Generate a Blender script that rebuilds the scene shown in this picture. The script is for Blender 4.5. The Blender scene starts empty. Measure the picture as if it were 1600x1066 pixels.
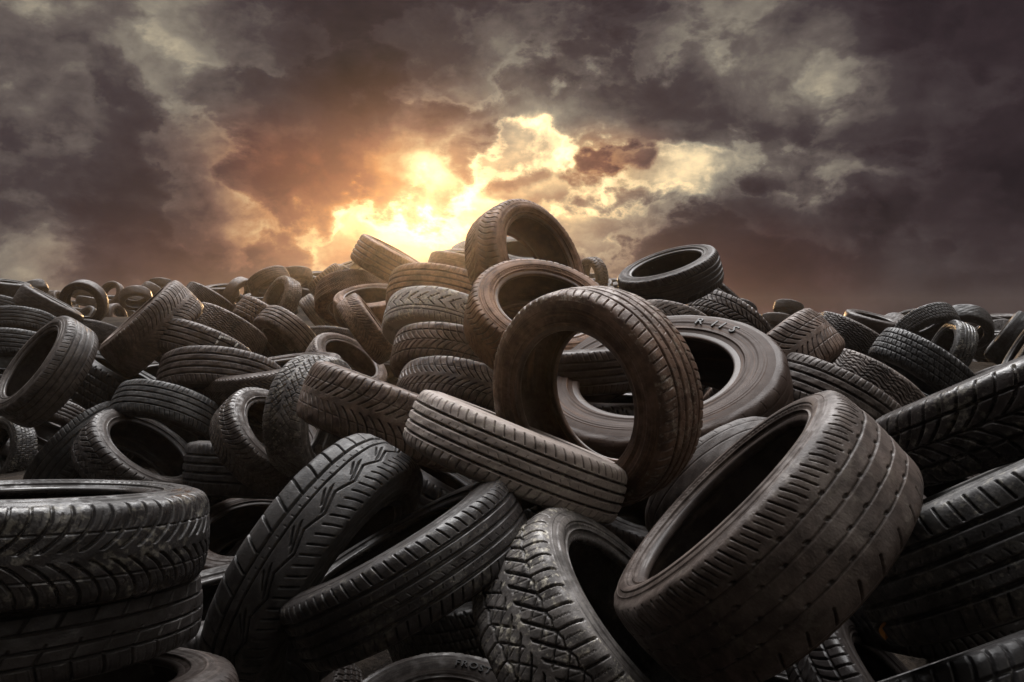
import bpy, math, random
import numpy as np
from mathutils import Vector, Matrix

QUICK = False

# ------------------------------------------------------------------ light and sky settings
SUN_ENERGY = 2.0
HAZE_DENSITY = .0021
HAZE_G = .89
ZENITH = 80.0
CORE = .36
HALO = .13
BACK = .2
GAP = 15.0
EXPOSURE = 0.0
BASE_L = .345
BANKS = .21
# clouds: pixel of the photograph they stand over, radii, turn, how much lighter or darker, crisp edge or soft
CLOUDS = [
    (620, 60, 470, 230, -6, -.36, 0), (610, 175, 260, 110, 0, -.16, 1), (1500, 100, 330, 300, 0, -.40, 0), (1530, 390, 300, 260, 0, -.30, 0),
    (230, 250, 420, 130, 8, -.22, 0), (30, 150, 260, 260, 0, -.12, 0), (265, 385, 230, 150, 0, -.22, 1), (480, 250, 200, 90, 0, -.06, 1), (1150, 400, 300, 160, 0, -.30, 1),
    (1180, 205, 280, 100, -10, -.14, 0), (1010, 130, 220, 120, 0, -.08, 0), (960, 50, 200, 120, 0, -.10, 0),
    (195, 130, 120, 44, -45, -.14, 2), (945, 246, 95, 42, 8, -.34, 2), (1345, 315, 110, 80, 0, -.24, 2), (775, 245, 120, 70, 0, -.26, 2), (850, 292, 120, 50, 0, -.24, 2),
    (672, 345, 190, 130, 0, .20, 0), (775, 190, 230, 190, 0, .30, 1), (880, 280, 340, 150, 0, .20, 1), (985, 235, 190, 120, 0, .05, 0), (640, 250, 160, 90, 0, .16, 1),
    (420, 335, 130, 150, 0, .20, 1), (560, 210, 260, 80, -12, .18, 1), (310, 20, 190, 90, 0, .08, 1), (125, 150, 150, 130, 30, .06, 1), (325, 150, 180, 80, -20, .14, 1),
    (60, 375, 170, 100, 0, .10, 1), (1245, 118, 230, 100, 15, .17, 1), (1270, 280, 240, 70, -4, .26, 1), (1085, 288, 100, 60, 0, .28, 1), (1120, 60, 130, 100, 0, .12, 1),
    (1380, 405, 100, 80, 0, .18, 1), (1240, 478, 60, 34, 20, .22, 1), (500, 385, 150, 90, 0, .10, 1), (625, 395, 160, 100, 0, .12, 0),
]
WARM = [(590, 320, 330, 220, 0, .9), (330, 420, 300, 140, 0, .45), (1130, 470, 300, 150, 0, .60), (860, 330, 260, 130, 0, .30), (430, 250, 240, 110, 0, .35), (945, 246, 150, 80, 0, .55)]
# ------------------------------------------------------------------ node helpers
class S:
    """a socket with arithmetic"""
    nt = None

    def __init__(self, v):
        self.v = v

    @staticmethod
    def node(kind, **kw):
        n = S.nt.nodes.new(kind)
        for k, v in kw.items():
            setattr(n, k, v)
        return n

    @staticmethod
    def put(sock, v):
        if isinstance(v, S):
            v = v.v
        if isinstance(v, bpy.types.NodeSocket):
            S.nt.links.new(v, sock)
        else:
            sock.default_value = v

    @staticmethod
    def math(op, *a, clamp=False):
        n = S.node('ShaderNodeMath', operation=op, use_clamp=clamp)
        for i, x in enumerate(a):
            S.put(n.inputs[i], x)
        return S(n.outputs[0])

    def __add__(self, o): return S.math('ADD', self, o)
    __radd__ = __add__
    def __mul__(self, o): return S.math('MULTIPLY', self, o)
    __rmul__ = __mul__
    def __sub__(self, o): return S.math('SUBTRACT', self, o)
    def __rsub__(self, o): return S.math('SUBTRACT', o, self)
    def clamp(self): return S.math('ADD', self, 0.0, clamp=True)


def smooth(x, a, b, lo=0.0, hi=1.0):
    n = S.node('ShaderNodeMapRange', interpolation_type='SMOOTHSTEP')
    for i, v in enumerate((x, a, b, lo, hi)):
        S.put(n.inputs[i], v)
    return S(n.outputs[0])


def mixc(f, a, b, blend='MIX'):
    n = S.node('ShaderNodeMix', data_type='RGBA', blend_type=blend)
    S.put(n.inputs[0], f)
    S.put(n.inputs[6], a if isinstance(a, S) else (*a, 1))
    S.put(n.inputs[7], b if isinstance(b, S) else (*b, 1))
    return S(n.outputs[2])


def noise(vec, scale, detail=4, rough=.55, dist=0.0, out=0):
    n = S.node('ShaderNodeTexNoise')
    S.put(n.inputs['Vector'], vec)
    for k, v in (('Scale', scale), ('Detail', detail), ('Roughness', rough), ('Distortion', dist)):
        S.put(n.inputs[k], v)
    return S(n.outputs[out])


def vmath(op, a, b):
    n = S.node('ShaderNodeVectorMath', operation=op)
    S.put(n.inputs[0], a)
    S.put(n.inputs[1], b)
    return S(n.outputs[0])


def material(name):
    m = bpy.data.materials.new(name)
    m.use_nodes = True
    S.nt = m.node_tree
    return m, m.node_tree.nodes['Principled BSDF']


def rubber(name, dark, dusty, rough, bump, scale=1.0, spec=.14, worn=False):
    """weathered rubber: the object's colour carries how dusty, painted-in light included (red), how brown, painted-in sun glow included (green) and how wet (blue) this tyre is"""
    m, p = material(name)
    oi = S.node('ShaderNodeObjectInfo')
    tc = S.node('ShaderNodeTexCoord')
    sep = S.node('ShaderNodeSeparateColor')
    S.put(sep.inputs[0], S(oi.outputs['Color']))
    dust, brown, wet = (S(sep.outputs[i]) for i in range(3))
    off = S.math('MULTIPLY', S(oi.outputs['Random']), 40.0)
    vec = vmath('ADD', S(tc.outputs['Object']), off)
    big = noise(vec, 7 * scale, 5, .6, .4)
    mid = noise(vec, 34 * scale, 6, .65)
    fine = noise(vec, 260, 3, .6)
    grain = noise(vec, 900, 2, .5)
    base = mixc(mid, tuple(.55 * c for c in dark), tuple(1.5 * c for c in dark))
    grey = mixc(brown, (.245, .240, .232), (.25, .128, .070))  # brown end also paints the sun's warm glow onto tyres near it
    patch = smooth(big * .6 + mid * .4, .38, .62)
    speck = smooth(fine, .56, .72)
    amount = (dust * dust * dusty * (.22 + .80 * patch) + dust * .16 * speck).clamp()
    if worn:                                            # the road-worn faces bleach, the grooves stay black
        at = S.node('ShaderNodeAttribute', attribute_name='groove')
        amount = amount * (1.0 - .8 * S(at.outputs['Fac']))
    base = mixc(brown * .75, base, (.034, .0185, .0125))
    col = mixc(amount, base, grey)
    # scuffs: pale short strokes
    sc = noise(vmath('MULTIPLY', vec, (14.0, 90.0, 30.0)), 1.0, 3, .6, .8)
    col = mixc(smooth(sc, .66, .76) * .22, col, (.22, .20, .18))
    # circumferential rub marks on the walls
    if not worn:
        sx = S.node('ShaderNodeSeparateXYZ')
        S.put(sx.inputs[0], S(tc.outputs['Object']))
        x, y, z = (S(sx.outputs[i]) for i in range(3))
        rad = S.math('SQRT', x * x + y * y)
        ang = S.math('ARCTAN2', x, y)
        pc = S.node('ShaderNodeCombineXYZ')
        S.put(pc.inputs[0], rad * 150.0)
        S.put(pc.inputs[1], S.math('SINE', ang) * 1.6 + S(oi.outputs['Random']) * 30.0)
        S.put(pc.inputs[2], S.math('COSINE', ang) * 1.6)
        rub = noise(S(pc.outputs[0]), 1.0, 4, .6)
        col = mixc(smooth(rub, .50, .74) * (.10 + dust * .40), col, grey)
    # dried mud, and wet glints painted into the colour as pale blotches
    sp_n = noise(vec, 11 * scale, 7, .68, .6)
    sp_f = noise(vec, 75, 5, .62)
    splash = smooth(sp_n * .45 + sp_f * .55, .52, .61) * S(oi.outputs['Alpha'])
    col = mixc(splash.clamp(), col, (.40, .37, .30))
    S.put(p.inputs['Base Color'], col)
    wetm = wet * smooth(big * .5 + mid * .5, .44, .60)
    S.put(p.inputs['Roughness'], (rough + .16 * amount - wetm * .40 + (fine - .5) * .22).clamp())
    S.put(p.inputs['Specular IOR Level'], S.math('ADD', wetm * .45, spec))
    b = S.node('ShaderNodeBump')
    S.put(b.inputs['Strength'], bump)
    S.put(b.inputs['Distance'], .0016)
    S.put(b.inputs['Height'], mid * .5 + fine * .42 + grain * .16)
    S.put(p.inputs['Normal'], S(b.outputs[0]))
    return m


M_TREAD = rubber('tread_rubber', (.016, .0156, .0162), 1.0, .50, .55, spec=.20, worn=True)
M_BEAD = rubber('bead_rubber', (.020, .019, .019), .45, .44, .15, spec=.24)
M_SIDE = rubber('sidewall_rubber', (.016, .0152, .015), .85, .58, .35, spec=.10)
M_INNER = rubber('inner_rubber', (.012, .0118, .012), .32, .46, .25)


def chalk_material():
    m, p = material('white_chalk')
    tc = S.node('ShaderNodeTexCoord')
    n = noise(S(tc.outputs['Object']), 160, 4)
    S.put(p.inputs['Base Color'], mixc(smooth(n, .4, .62), (.45, .43, .40), (.80, .78, .74)))
    S.put(p.inputs['Roughness'], .95)
    return m


def soil_material():
    m, p = material('dark_soil')
    tc = S.node('ShaderNodeTexCoord')
    v = S(tc.outputs['Object'])
    n = noise(v, 3, 8, .65)
    n2 = noise(v, 40, 5, .6)
    S.put(p.inputs['Base Color'], mixc(smooth(n * .6 + n2 * .4, .35, .65), (.012, .010, .009), (.050, .040, .032)))
    S.put(p.inputs['Roughness'], 1.0)
    S.put(p.inputs['Specular IOR Level'], .03)
    b = S.node('ShaderNodeBump')
    S.put(b.inputs['Strength'], .8)
    S.put(b.inputs['Distance'], .03)
    S.put(b.inputs['Height'], n2)
    S.put(p.inputs['Normal'], S(b.outputs[0]))
    return m


def leaf_material():
    m, p = material('dry_leaf')
    tc = S.node('ShaderNodeTexCoord')
    n = noise(S(tc.outputs['Object']), 90, 4)
    S.put(p.inputs['Base Color'], mixc(n, (.30, .10, .02), (.55, .26, .06)))
    S.put(p.inputs['Roughness'], .7)
    return m
random.seed(7)
rng = np.random.default_rng(7)
scene = bpy.context.scene
COL = scene.collection

# ------------------------------------------------------------------ camera
PW, PH, F = 1600.0, 1066.0, 1386.0          # photo frame and focal length in its pixels
EYE = Vector((0.0, 0.0, 2.9))
PITCH = math.radians(-1.4)
cam_d = bpy.data.cameras.new('camera')
cam = bpy.data.objects.new('camera', cam_d)
COL.objects.link(cam)
cam.location = EYE
cam.rotation_euler = (math.radians(90) + PITCH, 0, 0)
cam_d.sensor_width = 36.0
cam_d.lens = 36.0 * F / PW
cam_d.clip_start, cam_d.clip_end = 0.02, 3000
scene.camera = cam
R3 = cam.rotation_euler.to_matrix()


def ray(px, py):
    """unit direction in the world that the photo shows at this pixel"""
    return (R3 @ Vector(((px - PW / 2) / F, (PH / 2 - py) / F, -1.0))).normalized()


# ------------------------------------------------------------------ tyre profile
R0, W0 = 0.310, 0.205                        # outer radius and section width of the base tyre
TREAD_P = [(.3100, 0), (.3092, .030), (.3068, .060), (.3030, .080), (.2945, .0930), (.2800, .0990)]
SIDE_P = [(.2800, .0990), (.2690, .1022), (.2560, .1043), (.2420, .1042), (.2300, .1012), (.2180, .0962), (.2100, .0925)]
BEAD_P = [(.2100, .0925), (.2045, .0915), (.1990, .0893), (.1962, .0855), (.1960, .0800), (.1985, .0755), (.2030, .0735)]
LINE_P = [(.2030, .0735), (.2120, .0770), (.2300, .0850), (.2500, .0890), (.2700, .0855), (.2840, .0740), (.2910, .0540), (.2945, .0280), (.2955, 0)]


def smooth_path(P, n):
    """Catmull-Rom through P, resampled to n points of equal arc length"""
    P = np.array(P, float)
    Q = np.vstack([2 * P[0] - P[1], P, 2 * P[-1] - P[-2]])
    out = []
    for i in range(1, len(Q) - 2):
        t = np.linspace(0, 1, 24, endpoint=False)[:, None]
        a, b, c, d = Q[i - 1], Q[i], Q[i + 1], Q[i + 2]
        out.append(.5 * ((2 * b) + (c - a) * t + (2 * a - 5 * b + 4 * c - d) * t ** 2 + (3 * b - a - 3 * c + d) * t ** 3))
    out = np.vstack(out + [P[-1:]])
    s = np.concatenate([[0], np.cumsum(np.hypot(*np.diff(out, axis=0).T))])
    t = np.linspace(0, s[-1], n)
    return np.stack([np.interp(t, s, out[:, 0]), np.interp(t, s, out[:, 1])], 1), t


def rim_map(r, k):
    """moves everything inside the shoulder so the opening grows (k<1) or shrinks (k>1)"""
    return np.where(r < .280, .280 - (.280 - r) * k, r)


def grid_mesh(name, X, Y, Z, closed_u=True, flip=False, mat=None):
    nu, nv = X.shape
    co = np.stack([X, Y, Z], -1).reshape(-1, 3).astype(np.float32)
    iu = np.arange(nu if closed_u else nu - 1)
    iv = np.arange(nv - 1)
    a = (iu[:, None] * nv + iv[None]).ravel()
    b = (((iu + 1) % nu)[:, None] * nv + iv[None]).ravel()
    f = np.stack([a, b, b + 1, a + 1], 1)
    if flip:
        f = f[:, ::-1]
    me = bpy.data.meshes.new(name)
    me.vertices.add(len(co))
    me.vertices.foreach_set('co', co.ravel())
    me.loops.add(f.size)
    me.loops.foreach_set('vertex_index', f.ravel().astype(np.int32))
    me.polygons.add(len(f))
    me.polygons.foreach_set('loop_start', np.arange(0, f.size, 4, dtype=np.int32))
    me.polygons.foreach_set('loop_total', np.full(len(f), 4, dtype=np.int32))
    me.polygons.foreach_set('use_smooth', np.ones(len(f), dtype=bool))
    me.update(calc_edges=True)
    if mat:
        me.materials.append(mat)
    return me


# ------------------------------------------------------------------ tread patterns
CIRC = 2 * math.pi * R0
VT = .088                                    # where the flat of the tread ends (arc length from the middle)


def ln(d, w, e=.0011):
    """groove of width w where the distance d is near 0: 1 in the groove, 0 outside"""
    return np.clip((w / 2 + e - np.abs(d)) / (2 * e), 0, 1)


def rep(x, p):
    """distance to the nearest multiple of p"""
    return (x / p + .5) % 1.0 * p - .5 * p


def period(p):
    return CIRC / max(1, round(CIRC / p))


def between(v, a, b, e=.0012):
    return np.clip((v - a) / e + .5, 0, 1) * np.clip((b - v) / e + .5, 0, 1)


def tri(x):
    return 2 * np.abs(2 * (x - np.floor(x + .5))) - 1


def mx(*a):
    o = a[0]
    for b in a[1:]:
        o = np.maximum(o, b)
    return o


def pat_rib(u, v):                            # four straight grooves, slotted shoulders
    p = period(.027)
    av = np.abs(v)
    g = mx(ln(v - .017, .008), ln(v + .017, .008), ln(v - .050, .0075), ln(v + .050, .0075))
    s = ln(rep(u + .25 * (av - .05) * 1.2, p), .0034) * between(av, .058, .098) * .75
    c = ln(rep(u - .4 * v, p), .0014, .0007) * between(av, .024, .034) * .5
    c2 = ln(rep(u + .5 * v, p), .0012, .0007) * between(v, -.010, .002) * .5
    return mx(g, s, c, c2)


def pat_slick(u, v):                          # worn: shallow lines, small notches, slotted shoulders
    p, q = period(.030), period(.052)
    g = mx(*[ln(v - x, .0022, .0009) * .75 for x in (-.046, -.016, .015, .044)])
    n = mx(*[ln(rep(u + o + 1.2 * (v - x), q), .010, .0013) * ln(v - x - .0024, .0042) for x, o in ((-.046, 0), (-.016, .02), (.015, .035), (.044, .01))])
    s1 = ln(rep(u + .5 * (v - .06), p), .0026) * between(v, .056, .094) * .9
    s2 = ln(rep(u + .5 * (v - .06) + p / 2, p), .0016, .0009) * between(v, .062, .088) * .7
    s3 = ln(rep(u - .6 * (v + .06), p * 2), .005) * between(v, -.100, -.070) * .9
    return mx(g, n, s1, s2, s3)


def pat_vee(u, v):                            # winter tyre: swept lateral grooves that meet in the middle
    p = period(.031)
    av = np.abs(v)
    t = np.clip(1 - av / .085, 0, 1)
    sl = 1 / np.sqrt(1 + (2 * .062 / .085 * t) ** 2)
    d = rep(u + .062 * t ** 2 + np.where(v > 0, p / 2, 0), p) * sl
    g = ln(d, .0044) * between(av, .010, .110)
    c = ln(av - .044, .0022) * .6
    return mx(g, c, ln(rep(u + .062 * t ** 2 + np.where(v > 0, 0, p / 2), p) * sl, .0012, .0006) * between(av, .050, .085) * .35)


def pat_vblock(u, v):                         # directional blocks, shoulder row cut by round hooks
    p = period(.036)
    av = np.abs(v)
    t = np.clip(1 - av / .050, 0, 1)
    d = rep(u + .045 * t ** 1.5 + np.where(v > 0, p / 2, 0), p) * .8
    g = ln(d, .0062) * between(av, .004, .050)
    s = ln(rep(u - .012 * np.sin(np.clip((av - .05) / .05, 0, 1) * 1.6) + np.where(v > 0, p / 2, 0), p), .0055) * between(av, .046, .112)
    return mx(g, s, ln(av - .050, .0060), ln(v, .0050) * .9)


def pat_wave(u, v):                           # asymmetric summer tyre with branching waves
    p, q = period(.048), period(.096)
    ph = 2 * np.pi * u / q
    w1 = .010 * np.sin(ph)
    g = mx(ln(v + .040, .0070), ln(v + .014, .0052))
    s0 = ln(rep(u - .35 * (v + .04), p), .0046) * between(v, -.105, -.040)
    wv = ln(v - .030 - .0085 * tri(u / q + .1), .0046)
    d = rep(u - 2.3 * (v - .012), q)
    br = ln(d * .40, .0044) * between(v, .004, .030)
    d2 = rep(u - 1.5 * (v - .018) - .030, q)
    br2 = ln(d2 * .55, .0034) * between(v, -.004, .018)
    s1 = ln(rep(u + .45 * (v - .06), p * .5), .0034) * between(v, .050, .094) * .85
    n = ln(rep(u, p * .5), .0012, .0007) * between(v, -.026, -.019) * .5
    return mx(g, s0, wv, br, br2, s1, n)


def pat_block(u, v):                          # rows of blocks, zigzag sipes
    p = period(.034)
    av = np.abs(v)
    z = .0022 * tri(u / p * 2)
    g = mx(ln(v - .018 - z, .0052), ln(v + .018 + z, .0052), ln(v - .052, .0058), ln(v + .052, .0058))
    row = np.floor((v + .052) / .035)
    l = ln(rep(u + row * p * .37 + .30 * v, p), .0050) * between(av, 0, .112)
    zz = ln(rep(u + row * p * .37 + .30 * v + p / 2 + .003 * tri(v / .010), p), .0012, .0007) * .45 * between(av, 0, .085)
    return mx(g, l, zz)


def pat_crackle(u, v):                        # branching directional winter tyre
    p = period(.042)
    av = np.abs(v)
    h = np.where(v > 0, p / 2, 0)
    a = ln(rep(u + h - 1.25 * av, p) * .62, .0050) * between(av, .006, .056)
    s = ln(rep(u + h - 1.25 * .054 - .22 * (av - .054), p), .0046) * between(av, .053, .112)
    x = ln(rep(u + h + 1.05 * av, p) * .69, .0030) * between(av, .012, .050) * .8
    k = ln(av - .053 - .0035 * tri(u / p), .0032) * .85
    f = ln(rep(u + h - 1.25 * .054 - .22 * (av - .054) + p / 2 + .002 * tri(av / .006), p), .0013, .0007) * between(av, .058, .090) * .45
    f2 = ln(rep(u + h - .4 * av + p / 3, p / 2), .0013, .0007) * between(av, .010, .048) * .4
    return mx(a, s, x, k, f, f2)


def pat_wood(u, v):                           # wavy lengthways grooves like wood grain
    q = period(.13)
    ph = 2 * np.pi * u / q
    w = v + .0075 * np.sin(ph) + .0035 * np.sin(2 * ph + 1)
    g = ln(rep(w, .0165), .0038) * between(np.abs(v), 0, .086)
    d = ln(rep(u + 3.2 * v, q / 2) * .30, .0036) * between(np.abs(v), 0, .075)
    s = ln(rep(u + .4 * v, q / 4), .0034) * between(np.abs(v), .070, .100)
    return mx(g * .9, d, s)


def pat_hook(u, v):                           # two ribs, then big hooked chevrons
    p = period(.056)
    g = mx(ln(v - .052, .0055), ln(v - .030, .0055))
    hk = ln(rep(u + 1.25 * np.abs(v + .010), p) * .63, .0062) * between(v, -.050, .022)
    s = ln(rep(u + .3 * v, p / 2), .0036) * between(v, .060, .100)
    s2 = ln(rep(u - .5 * (v + .06) + .02, p), .0050) * between(v, -.100, -.072)
    n = ln(rep(u + .012, p), .0065) * ln(v + .026, .0085)
    return mx(g, hk, s, s2, n)


def pat_herring(u, v):                        # fine herringbone
    p = period(.019)
    z = .009 * tri(v / .050)
    g = ln(rep(u + 2.2 * z, p) * .75, .0040) * between(np.abs(v), 0, .108)
    return mx(g, ln(v - .0125, .0030) * .7, ln(v + .0375, .0030) * .7)


def pat_knob(u, v):                           # off-road lugs
    p = period(.058)
    av = np.abs(v)
    h = np.where(v > 0, p / 2, 0)
    lug = ln(rep(u + h + .10 * av, p), .032, .003) * between(av, .030, .115, .004)
    mid = ln(rep(u + h + p / 2 + .7 * av, p), .026, .003) * between(av, .003, .034, .004)
    return 1 - np.maximum(lug, mid)


def pat_bald(u, v):                           # nearly worn out
    p = period(.060)
    g = mx(ln(v - .028, .0040) * .45, ln(v + .028, .0040) * .45, ln(v - .062, .0030) * .35, ln(v + .062, .0030) * .35)
    return mx(g, ln(rep(u + .2 * v, p), .0030) * between(np.abs(v), .070, .095) * .35)


def pat_wide(u, v):                           # big plain blocks, two close-set grooves each side
    p = period(.052)
    av = np.abs(v)
    g = mx(ln(v - .014, .0050), ln(v + .022, .0050), ln(v - .050, .0055), ln(v + .052, .0055))
    s = ln(rep(u + .12 * v, p), .0048) * between(av, .050, .115)
    m = ln(rep(u + p * .4 - .5 * v, p), .0032) * between(av, .012, .052) * .8
    z = ln(rep(u + .12 * v + p / 2 + .0015 * tri(v / .006), p / 3), .0012, .0007) * between(av, .056, .092) * .4
    return mx(g, s, m, z)


PATS = dict(wide=pat_wide, rib=pat_rib, slick=pat_slick, vee=pat_vee, vblock=pat_vblock, wave=pat_wave, block=pat_block, crackle=pat_crackle,
            wood=pat_wood, hook=pat_hook, herring=pat_herring, knob=pat_knob, bald=pat_bald)
DEPTH = dict(knob=.012, bald=.004, slick=.0055, vee=.0065)
LOD = dict(h=(1300, 120), m=(760, 72), l=(380, 40), s=(160, 22))
if QUICK:
    LOD = dict(h=(96, 12), m=(96, 12), l=(64, 10), s=(32, 8))
_cache = {}


def full_tread_path(n):
    P = [(r, -z) for r, z in reversed(TREAD_P)] + TREAD_P[1:]
    return smooth_path(P, n)


def tread_mesh(pat, lod):
    key = ('tread', pat, lod)
    if key in _cache:
        return _cache[key]
    nu, nv = LOD[lod]
    path, s = full_tread_path(nv)
    s = s - s[-1] / 2
    tan = np.gradient(path, axis=0)
    tan /= np.hypot(tan[:, 0], tan[:, 1])[:, None]
    nrm = np.stack([tan[:, 1], -tan[:, 0]], 1)         # outward: +r on the crown
    u = np.arange(nu) / nu * CIRC
    U, V = np.meshgrid(u, s, indexing='ij')
    ext = s[-1]
    g = PATS[pat](U, V) if not QUICK or lod == 'h' else np.zeros_like(U)
    g = g * np.clip((ext - .002 - np.abs(V)) / .008, 0, 1)
    # wear: blocks are not all equally high, edges are a little chewed
    wear = .0006 * np.sin(U / CIRC * 2 * np.pi * 9 + V * 60) + .0005 * np.sin(U / CIRC * 2 * np.pi * 23 - V * 140)
    if lod in 'hm':
        wear = wear + rng.normal(0, .00016, U.shape) * (1 - g)
    dep = DEPTH.get(pat, .0080)
    off = -g * dep + wear * np.clip((ext - np.abs(V)) / .01, 0, 1)
    r = path[None, :, 0] + off * nrm[None, :, 0]
    z = path[None, :, 1] + off * nrm[None, :, 1]
    a = U / R0
    me = grid_mesh('tread_' + pat, r * np.cos(a), r * np.sin(a), z, flip=True, mat=M_TREAD)
    at = me.attributes.new('groove', 'FLOAT', 'POINT')
    at.data.foreach_set('value', np.clip(g, 0, 1).astype(np.float32).ravel())
    _cache[key] = me
    return me


SIDE_N = dict(h=(420, 64), m=(200, 36), l=(110, 20), s=(48, 8))


def ring_mesh(name, P, lod, k, sign, ridges=False, inner=False, style=0):
    key = (name, lod, k, sign, style)
    if key in _cache:
        return _cache[key]
    nu, nv = SIDE_N[lod]
    if not ridges:
        nv = max(6, nv // 3)
    path, s = smooth_path(P, nv)
    r = path[:, 0].copy()
    z = path[:, 1].copy()
    a = np.arange(nu) / nu * 2 * np.pi
    A, S = np.meshgrid(a, s / s[-1], indexing='ij')
    off = np.zeros_like(A)
    if ridges and lod != 's':
        def bump(c, w, h):
            return h * np.exp(-((S - c) / w) ** 2)
        if style == 0:                                  # rim protector and fine rings
            off += bump(.80, .035, .0034) + bump(.16, .010, .0013) + bump(.66, .008, .0008) + bump(.22, .008, .0008)
            off += .0008 * (((A * 180 / np.pi / 2) % 1) < .5) * between(S, .70, .76, .01)
        elif style == 1:                                # raised band of fine radial bars, and a step
            off += bump(.86, .03, .0030) + .0016 * between(S, .30, .58, .015)
            off += .0010 * (((A * 180 / np.pi / 3) % 1) < .45) * between(S, .62, .70, .01)
            off += bump(.10, .010, .0014)
        else:                                           # two mould lines and a dished lower wall
            off += bump(.26, .010, .0012) + bump(.34, .010, .0012) - .0022 * between(S, .48, .72, .06) + bump(.82, .03, .0030)
    tan = np.gradient(path, axis=0)
    tan /= np.hypot(tan[:, 0], tan[:, 1])[:, None]
    nr, nz = tan[:, 1], -tan[:, 0]
    off = off * 1.5
    rr = rim_map(r, k)[None] + off * nr[None]
    zz = (z[None] + off * nz[None]) * sign
    # the wall bags a little, never a perfect solid of revolution
    bag = .0016 * np.sin(A * 2 + .6) * np.sin(np.pi * S)
    zz = zz + bag * sign * (0 if inner else 1)
    me = grid_mesh(name, rr * np.cos(A), rr * np.sin(A), zz, flip=(sign > 0), mat=M_INNER if inner else (M_SIDE if ridges else M_BEAD))
    _cache[key] = me
    return me


def liner_mesh(lod, k):
    key = ('liner', lod, k)
    if key in _cache:
        return _cache[key]
    nu, nv = SIDE_N[lod]
    P = LINE_P + [(r, -z) for r, z in reversed(LINE_P[:-1])]
    path, s = smooth_path(P, max(14, nv))
    a = np.arange(nu) / nu * 2 * np.pi
    r = rim_map(path[:, 0], k)
    A, Rr = np.meshgrid(a, r, indexing='ij')
    Z = np.repeat(path[None, :, 1], nu, 0)
    me = grid_mesh('inner_liner', Rr * np.cos(A), Rr * np.sin(A), Z, flip=True, mat=M_INNER)
    _cache[key] = me
    return me


def link(o, parent=None):
    COL.objects.link(o)
    if parent is not None:
        o.parent = parent
    return o


def side_z(r_mapped, k):
    """outside of the sidewall: z of the wall at a radius"""
    path, s = smooth_path(SIDE_P, 80)
    rr = rim_map(path[:, 0], k)
    return float(np.interp(-r_mapped, -rr, path[:, 1]))


def place(px, py, D, theta, phi, Dreal):
    """centre and rotation of a tyre from where the photo shows it: centre pixel, long axis of its outline in pixels,
    the way its open face turns in the picture and how far it turns away from the eye"""
    d = ray(px, py)
    fwd = R3 @ Vector((0, 0, -1))
    depth = F * Dreal / D
    c = EYE + d * (depth / d.dot(fwd))
    t = -d
    up = R3 @ Vector((0, 1, 0))
    r = up.cross(t).normalized()
    u = t.cross(r).normalized()
    th, ph = math.radians(theta), math.radians(phi)
    n = (math.cos(ph) * t + math.sin(ph) * (math.cos(th) * r + math.sin(th) * u)).normalized()
    y = (u - n * u.dot(n))
    if y.length < .05:
        y = r - n * r.dot(n)
    y.normalize()
    x = y.cross(n)
    return c, Matrix((x, y, n)).transposed()


LABELS = {}


def make_tyre(px, py, D, theta, phi, pat='rib', lod='m', Dr=.62, wr=1.0, k=1.0, dust=.3, brown=.4, wet=.3, style=None, roll=None, splash=0.0, label=None, name='tyre', parts=True):  # splash: mud and painted wet glints; dust and brown also carry painted light
    c, rot = place(px, py, D, theta, phi, Dr)
    root = bpy.data.objects.new(name, None)
    root.empty_display_size = .1
    COL.objects.link(root)
    sc = Dr / (2 * R0)
    if roll is None:
        roll = rng.uniform(0, 360)
    sag = rng.uniform(-.022, .022)                       # an unmounted tyre is never quite round
    rr = Matrix.Rotation(math.radians(roll), 3, 'Z')
    root.matrix_world = Matrix.Translation(c) @ (rot @ rr).to_4x4() @ Matrix.Diagonal((sc * (1 + sag), sc * (1 - sag), sc * wr, 1))
    style = rng.integers(0, 3) if style is None else style
    st = int(style)
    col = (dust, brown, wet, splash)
    o = link(bpy.data.objects.new('tread', tread_mesh(pat, lod)), root)
    objs = [o]
    for sign in (1, -1):
        s = link(bpy.data.objects.new('sidewall', ring_mesh('sidewall', SIDE_P, lod, k, sign, True, style=st)), root)
        b = link(bpy.data.objects.new('bead', ring_mesh('bead', BEAD_P, lod, k, sign)), s)
        objs += [s, b]
    objs.append(link(bpy.data.objects.new('inner_liner', liner_mesh(lod, k)), root))
    for q in objs:
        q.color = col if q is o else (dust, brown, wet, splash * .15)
    root['label'] = label
    root['category'] = 'tyre'
    root['group'] = 'discarded tyres in the heap'
    root['px'] = [px, py]
    return root
# ------------------------------------------------------------------ the heap, tyre by tyre
TY = {}


def T(key, px, py, D, th, ph, pat, lod, label, **kw):
    o = make_tyre(px, py, D, th, ph, pat=pat, lod=lod, label=label, **kw)
    o['key'] = key
    TY[key] = o
    return o


# --- nearest row
T('A1', 50, 838, 535, 87, 83.5, 'vee', 'h', 'top tyre of the flat stack at lower left, wet winter tread catching the light', dust=.15, wet=.95, k=.9, brown=0.15, wr=0.8, splash=0.2)  # pale blotches on the tread paint in its wet glare
T('A2', 42, 964, 520, 91, 83, 'wide', 'h', 'second tyre down in the lower left stack, dark block tread', wet=.5, brown=.2, dust=0.22, wr=0.78)
T('A3', 92, 1125, 530, 86, 76, 'rib', 'm', 'lowest tyre of the lower left stack, only its brownish upper wall showing', dust=.35, wet=.4, wr=0.8)
T('B', 500, 886, 430, -36, 74, 'wave', 'h', 'large clean tyre with branching wave tread leaning right of the flat stack', wet=.35, brown=.1, roll=20, wr=0.8, Dr=0.68, dust=0.3)
T('C', 636, 889, 405, 119, 82, 'rib', 'h', 'dark straight-grooved tyre with a dusty pale upper rim, below the leaning light grey tyre', dust=.12, wet=.5, wr=0.85, Dr=0.58, splash=0.12, brown=0.2)
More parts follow.
